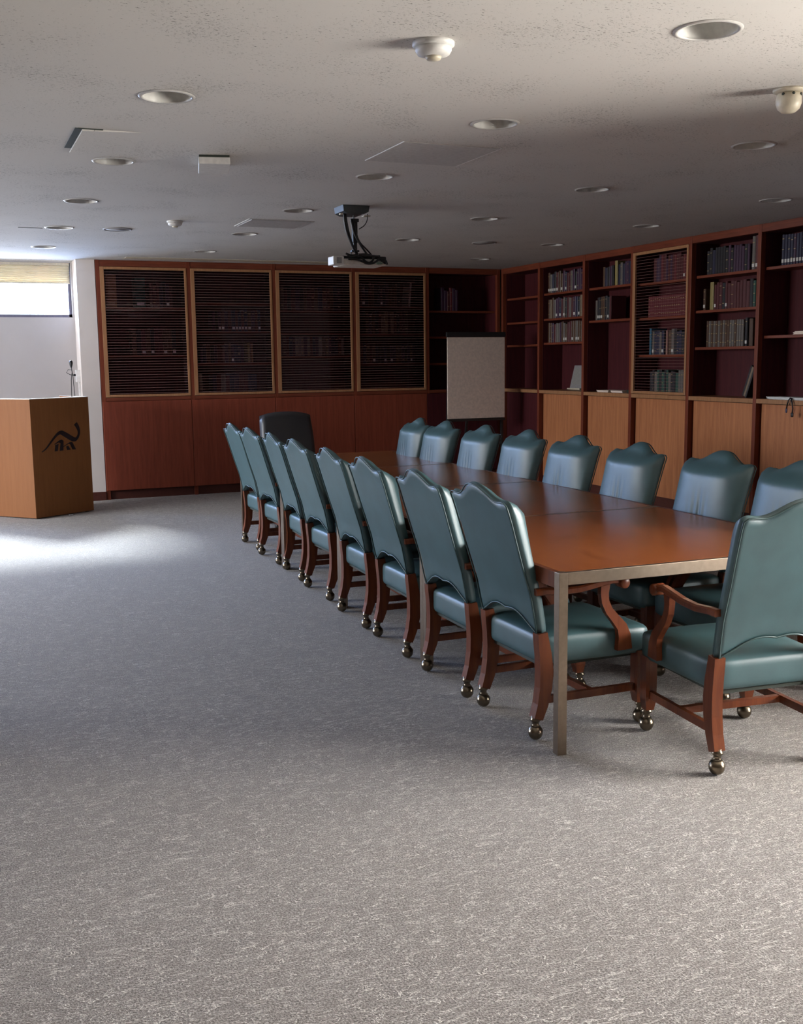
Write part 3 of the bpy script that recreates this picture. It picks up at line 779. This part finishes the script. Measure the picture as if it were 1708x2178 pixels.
        MB().sweep(sp, lambda i: [(-.013, -wd[i]), (.013, -wd[i]), (.013, wd[i]), (-.013, wd[i])], (0, 1, 0)).build('arm_support', M['chairwood'], t)
    MB().sweep([(.0, -.228, .168), (.0, .228, .168)], [(-.012, -.014), (.012, -.014), (.012, .014), (-.012, .014)], (1, 0, 0)).build('stretcher', M['chairwood'], t)
    return t
chair0 = None
def place_chair(x, y, rz, lab, group):
    global chair0
    if chair0 is None: chair0 = make_chair(); o = chair0
    else: o = copy_tree(chair0)
    o.location = (x, y, 0); o.rotation_euler = (0, 0, R(rz)); tag(o, lab, 'chair', group); return o
ordn = ['nearest', 'second', 'third', 'fourth', 'fifth', 'sixth', 'seventh', 'farthest']
LY = [3.94, 4.55, 5.287, 5.96, 6.76, 7.426, 8.137, 8.80]
LXo = [2.422, 2.415, 2.435, 2.460, 2.500, 2.537, 2.554, 2.584]
rzl = [0, -1, -2, -2, 0, -3, 1, 0]
for k in range(8):
    n_ = 'the near end' if k not in (0, 7) else ''
    lab = 'green leather armchair in the left row along the table, ' + ('closest to the camera' if k == 0 else 'farthest from the camera' if k == 7 else ordn[k]+' from the near end')
    place_chair(LXo[k], LY[k], rzl[k], lab, 'armchairs in the left row')
RYs = [3.985, 4.595, 5.33, 6.01, 6.69, 7.345, 8.01, 8.60]
RXo = [3.400, 3.405, 3.390, 3.395, 3.400, 3.390, 3.375, 3.385]
rzr = [180, 181, 179, 181, 180, 180, 182, 178]
for k in range(8):
    lab = 'green leather armchair in the right row facing left, ' + ('closest to the camera' if k == 0 else 'farthest from the camera' if k == 7 else ordn[k]+' from the near end')
    place_chair(RXo[k], RYs[k], rzr[k], lab, 'armchairs in the right row')
place_chair(2.845, 3.335, 84, 'large green leather armchair at the near head of the table, back to the camera', 'armchair at the head of the table')

# ------------------------------------------------------------------ black office chair at the far head
t = thing('office_chair', 'high-backed black office chair behind the far end of the table', 'chair', (3.03, 9.80, 0), R(-90))
def ofn(q):
    return q
mb = MB(); NY, NZ = 20, 14; G = {}
for fr in (0, 1):
    for i in range(NY+1):
        for j in range(NZ+1):
            u = -1+2*i/NY; v = j/NZ; hw = .25
            top = 1.080-.038*abs(u)**2.6; z = .50+(top-.50)*v
            hw = .258+.014*math.sin(math.pi*v)
            x = -.20-.16*v; ed = min((1-abs(u))*hw, top-z+.0, z-.50+.02); s_ = math.sqrt(max(0, 1-(1-min(1, ed/.04))**2))
            x += (.045+.055*s_) if fr else (.045-.045*s_)
            G[fr, i, j] = mb.bm.verts.new((x, u*hw, z))
for fr in (0, 1):
    for i in range(NY):
        for j in range(NZ): mb._f([G[fr, i, j], G[fr, i+1, j], G[fr, i+1, j+1], G[fr, i, j+1]])
for j in range(NZ):
    for i in (0, NY): mb._f([G[0, i, j], G[0, i, j+1], G[1, i, j+1], G[1, i, j]])
for i in range(NY):
    for j in (0, NZ): mb._f([G[0, i, j], G[0, i+1, j], G[1, i+1, j], G[1, i, j]])
mb.build('backrest', M['black'], t)
MB().rbox((.03, 0, .47), (.25, .25, .06), .045, 6, .015).build('seat', M['black'], t)
for s in (-1, 1):
    mb = MB(); mb.tube([(-.12, s*.25, .44), (-.12, s*.30, .50), (-.10, s*.31, .62), (.0, s*.31, .665), (.12, s*.31, .66)], .014, 8, (0, 1, .1))
    mb.rbox((.02, s*.31, .675), (.12, .03, .014), .012, 3); mb.build('armrest', M['blackplastic'], t)
MB().lathe([(.028, .10), (.028, .28), (.018, .28), (.018, .42), (.0, .42)], n=16).build('gas_column', M['metalgrey'], t)
for k in range(5):
    a = math.pi*2*k/5+.3; c, s = math.cos(a), math.sin(a)
    lg = MB().sweep([(.02*c, .02*s, .115), (.30*c, .30*s, .070)], [(-.018, -.012), (.018, -.012), (.018, .012), (-.018, .012)], (-s, c, 0)).build('base_leg', M['blackplastic'], t)
    MB().lathe([(0, -.022), (.026, -.022), (.028, -.006), (.028, .006), (.026, .022), (0, .022)], (.30*c, .30*s, .029), 16, 'Y').build('caster', M['blackplastic'], lg)

# ------------------------------------------------------------------ flip chart
t = thing('flip_chart', 'flip chart with blank beige paper standing in the bookcase corner', 'flip chart', (6.098, 12.02, 0))
pd = MB(); pd.box(-.40, .40, -.012, .0, .83, 1.835, bev=.001); pd.build('paper_pad', M['paper'], t)
MB().box(-.398, .398, -.0155, -.0125, .925, 1.79).build('top_sheet', M['paper'], t)
MB().box(-.41, .41, -.024, .012, 1.838, 1.900, bev=.005).build('clamp_bar', M['blackplastic'], t)
MB().box(-.39, .39, .004, .018, .80, 1.835).build('backing_board', M['dark'], t)
MB().box(-.40, .40, -.03, .016, .795, .822, bev=.004).build('tray', M['blackplastic'], t)
for s in (-1, 1):
    MB().sweep([(s*.36, .03, 1.85), (s*.40, -.0+.04, .02)], [(-.013, -.013), (.013, -.013), (.013, .013), (-.013, .013)], (1, 0, 0)).build('leg', M['blackplastic'], t)
MB().sweep([(0, .04, 1.85), (0, .42, .02)], [(-.013, -.013), (.013, -.013), (.013, .013), (-.013, .013)], (1, 0, 0)).build('leg', M['blackplastic'], t)

# ------------------------------------------------------------------ lectern
LB = Vector((.745, 11.366, 0)); LA = Vector((1.358, 11.734, 0)); ez = (LA-LB).normalized(); nz_ = Vector((ez.y, -ez.x, 0))
t = thing('lectern', 'tan laminate lectern with a dark brush stroke emblem, near the window', 'lectern', LB, 0)
dl = Vector((-.68, .73, 0)).normalized(); dr = Vector((-.36, .93, 0)).normalized()
A = LA-LB; C = dl*.62; D = A+dr*.60; H = 1.22
def slab(p, q, th, z0, z1, name, mat):
    p, q = Vector(p), Vector(q); e = (q-p).normalized(); n = Vector((-e.y, e.x, 0))*th
    mb = MB(); mb.prism([p, q, q+n, p+n], lambda a: (a.x, a.y, z0), lambda a: (a.x, a.y, z1)); return mb.build(name, mat, t)
fr = slab((0, 0, 0), A, .022, .012, H, 'front_panel', M['lect'])
slab(C, Vector((0, 0, 0)), .022, .012, H, 'side_panel', M['lect'])
slab(A, D, .022, .012, H, 'side_panel', M['lect'])
q = [Vector((0, 0, 0)), A, D, C]; cen = sum(q, Vector())/4
def inset(k): return [p+(cen-p)*k for p in q]
MB().prism(inset(.07), lambda a: (a.x, a.y, 1.10), lambda a: (a.x, a.y, 1.122)).build('reading_top', M['laminate'], t)
MB().prism(inset(.08), lambda a: (a.x, a.y, .10), lambda a: (a.x, a.y, .12)).build('inner_shelf', M['lect'], t)
for p, qv in ((q[0], q[1]), (q[3], q[0]), (q[1], q[2])):
    slab(p, qv, .024, H, H+.006, 'edge_band', M['laminate'])
for p in (q[0], q[1], q[2], q[3]):
    pp = p+(cen-p)*.16
    MB().lathe([(.022, 0), (.022, .012), (0, .012)], pp, 14).build('foot', M['blackplastic'], t)
# the emblem, thin raised brush strokes on the front panel
def on_face(s_, z, off): p = ez*s_ + nz_*off; return (p.x, p.y, z)
cl = [(0.11, 0.681), (0.159, 0.707), (0.216, 0.766), (0.262, 0.813), (0.318, 0.861), (0.357, 0.868), (0.383, 0.853), (0.435, 0.824), (0.488, 0.791), (0.521, 0.782), (0.549, 0.794), (0.574, 0.834), (0.577, 0.875), (0.56, 0.918), (0.537, 0.951)]
wd = [.004, .007, .009, .011, .015, .022, .025, .026, .026, .021, .015, .013, .016, .021, .022]
def smooth(P, it=2):
    for _ in range(it):
        Q = [P[0]]
        for a, b in zip(P, P[1:]): Q += [tuple(.75*x+.25*y for x, y in zip(a, b)), tuple(.25*x+.75*y for x, y in zip(a, b))]
        P = Q+[P[-1]]
    return P
st = smooth([(a, b, c) for (a, b), c in zip(cl, wd)])
L_, R_ = [], []
for i, (a, b, ww) in enumerate(st):
    p0 = st[max(i-1, 0)]; p1 = st[min(i+1, len(st)-1)]; tx_, tz_ = p1[0]-p0[0], p1[1]-p0[1]; l = math.hypot(tx_, tz_) or 1
    L_.append((a-tz_/l*ww, b+tx_/l*ww)); R_.append((a+tz_/l*ww, b-tx_/l*ww))
em = MB()
for i in range(len(st)-1):
    em.prism([L_[i], L_[i+1], R_[i+1], R_[i]], lambda p: on_face(p[0], p[1], .0002), lambda p: on_face(p[0], p[1], .002))
for poly in ([(0.263, 0.751), (0.324, 0.786), (0.357, 0.793), (0.378, 0.778), (0.371, 0.679), (0.325, 0.678), (0.341, 0.757), (0.317, 0.766), (0.268, 0.746)],
             [(0.275, 0.744), (0.316, 0.752), (0.301, 0.678), (0.263, 0.676)],
             [(0.374, 0.723), (0.453, 0.759), (0.486, 0.759), (0.528, 0.679), (0.483, 0.68), (0.457, 0.738), (0.438, 0.744), (0.376, 0.716)],
             [(0.406, 0.718), (0.434, 0.725), (0.461, 0.68), (0.417, 0.681)]):
    em.prism(poly, lambda p: on_face(p[0], p[1], .0002), lambda p: on_face(p[0], p[1], .002))
em.build('emblem', M['emblem'], fr, label='dark brush stroke emblem')
# gooseneck microphone standing on the lectern top
t = thing('microphone', 'thin black gooseneck microphone rising from the lectern', 'microphone', (1.205, 11.85, 1.122))
MB().lathe([(.028, 0), (.026, .012), (.008, .016), (0, .016)], n=18).build('mount', M['blackplastic'], t)
MB().tube([(0, 0, .01), (.002, 0, .14), (.006, 0, .28), (.018, -.0, .36), (.012, 0, .42)], .0045, 8).build('gooseneck', M['blackplastic'], t)
MB().lathe([(0, .405), (.008, .41), (.014, .43), (.019, .452), (.018, .470), (.010, .482), (0, .484)], (.012, 0, 0), 16).build('windscreen', M['blackplastic'], t)
# outlet, raceway and plug in the recess
t = thing('wall_outlet', 'white surface outlet box on the recess side wall behind the lectern', 'outlet', (1.405, 12.80, 0))
MB().box(-.045, 0, -.06, .06, 1.36, 1.50, bev=.004).build('outlet_box', M['white'], t)
MB().box(-.022, 0, -.035, -.010, .10, 1.36, bev=.002).build('raceway', M['white'], t)
MB().box(-.016, 0, .012, .032, .10, 1.36, bev=.002).build('raceway', M['white'], t)
t = thing('power_cord', 'dark looped cord plugged into the white outlet box', 'cord', (1.36, 12.80, 1.44))
MB().box(-.025, -.001, -.014, .014, -.012, .012, bev=.003).build('plug', M['blackplastic'], t)
MB().tube([(-.02, 0, 0), (-.06, 0, .005), (-.10, 0, .03), (-.08, .0, .065), (-.04, .0, .06), (-.03, .01, -.02), (-.02, .02, -.25), (-.02, .02, -1.40)], .004, 8).build('cable', M['blackplastic'], t)
# tiny things on the carpet and the pillar end
tag(MB().box(-.02, .02, -.012, .012, 0, .008, mtx=Matrix.Translation((1.10, 11.53, .0005)) @ Matrix.Rotation(R(20), 4, 'Z')).build('paper_scrap', M['whitepaper']), 'small white paper scrap under the lectern front', 'paper')

# ------------------------------------------------------------------ projector hanging from the ceiling
t = thing('projector', 'pale ceiling projector tangled in black cables', 'projector', (2.92, 7.85, 0))
mb = MB(); mb.prism([(-.10, Zc), (.115, Zc), (.105, Zc-.045), (.07, Zc-.062), (-.06, Zc-.062), (-.095, Zc-.045)], lambda p: (p[0], -.10, p[1]), lambda p: (p[0], .10, p[1]))
mb.build('ceiling_plate', M['bluegrey'], t)
MB().tube([(.02, 0, Zc-.06), (.02, 0, Zc-.10)], .006).build('suspension_rod', M['metalgrey'], t)
mb = MB(); mb.box(0.0, .055, -.02, .02, 2.615, 2.640); mb.box(.008, .045, -.016, .016, 2.46, 2.615, bev=.003); mb.box(.012, .040, -.014, .014, 2.40, 2.46, bev=.002); mb.box(-.005, .055, -.02, .02, 2.392, 2.404)
mb.build('drop_pole', M['blackplastic'], t)
mb = MB()
for x_, dx in ((-.002, -.006), (.045, .01)): mb.tube([(x_, 0, 2.395), (x_+dx, 0, 2.345)], .005)
mb.build('support_wire', M['metalgrey'], t)
mb = MB(); mb.box(-.11, .235, -.13, .13, 2.283, 2.330, bev=.008); pb = mb.build('projector_body', M['projwhite'], t)
MB().box(-.195, -.108, -.125, .0, 2.284, 2.347, bev=.006).build('lens_housing', M['white'], t)
MB().box(-.168, -.128, -.128, -.124, 2.293, 2.338, bev=.001).build('lens_window', M['metalgrey'], t)
MB().box(-.11, .16, -.10, .10, 2.332, 2.352, bev=.003).build('mount_bracket', M['blackplastic'], t)
MB().box(.12, .20, -.09, .09, 2.332, 2.364, bev=.004).build('mount_bracket', M['blackplastic'], t)
def cable(p, r=.006): MB().tube(smooth(p, 2), r, 7, (0, 1, .05)).build('cable', M['blackplastic'], t)
cable([(-.075, -.05, Zc-.058), (-.07, -.05, 2.60), (-.055, -.05, 2.53), (-.02, -.05, 2.45), (.02, -.03, 2.39), (.045, -.02, 2.345)], .010)
cable([(-.062, -.05, Zc-.06), (-.055, -.06, 2.58), (-.03, -.05, 2.50), (.0, -.04, 2.42), (.05, -.03, 2.36)], .006)
cable([(-.012, -.03, 2.635), (.0, -.03, 2.56), (.03, -.03, 2.49), (.07, -.03, 2.43), (.11, -.03, 2.38), (.13, -.03, 2.34)], .008)
cable([(.0, -.03, 2.63), (.02, -.035, 2.54), (.05, -.035, 2.46), (.11, -.035, 2.41), (.155, -.04, 2.36), (.185, -.04, 2.31)], .006)
cable([(.115, -.05, Zc-.055), (.115, -.05, 2.63), (.09, -.05, 2.585), (.05, -.03, 2.56)], .0035)
cable([(-.09, -.14, 2.35), (-.06, -.14, 2.335), (-.02, -.145, 2.350), (.03, -.14, 2.34), (.06, -.14, 2.305), (.10, -.14, 2.30), (.13, -.14, 2.335), (.09, -.14, 2.36), (.04, -.14, 2.345)], .008)
cable([(-.08, -.14, 2.325), (-.02, -.145, 2.325), (.02, -.145, 2.315), (.07, -.145, 2.290), (.13, -.145, 2.30), (.17, -.14, 2.335), (.22, -.14, 2.33), (.235, -.14, 2.29)], .008)
cable([(.0, -.14, 2.36), (.06, -.15, 2.35), (.12, -.15, 2.352), (.17, -.14, 2.345), (.20, -.14, 2.31), (.23, -.12, 2.30)], .009)
cable([(-.085, -.10, 2.37), (-.05, -.10, 2.355), (.0, -.10, 2.36), (.08, -.10, 2.37), (.15, -.10, 2.35)], .008)
MB().rbox((.195, -.13, 2.335), (.03, .02, .015), .008, 2).build('connector', M['blackplastic'], t)
MB().rbox((.17, -.14, 2.30), (.024, .014, .010), .006, 2).build('connector', plain('green_plug', (.20, .28, .22), .5), t)
mb = MB(); mb.box(.085, .135, -.06, -.0, Zc-.072, Zc-.066); mb.box(-.115, -.095, -.08, -.05, Zc-.070, Zc-.060); mb.build('plate_tab', M['sill'], t)
print('books', nbook)
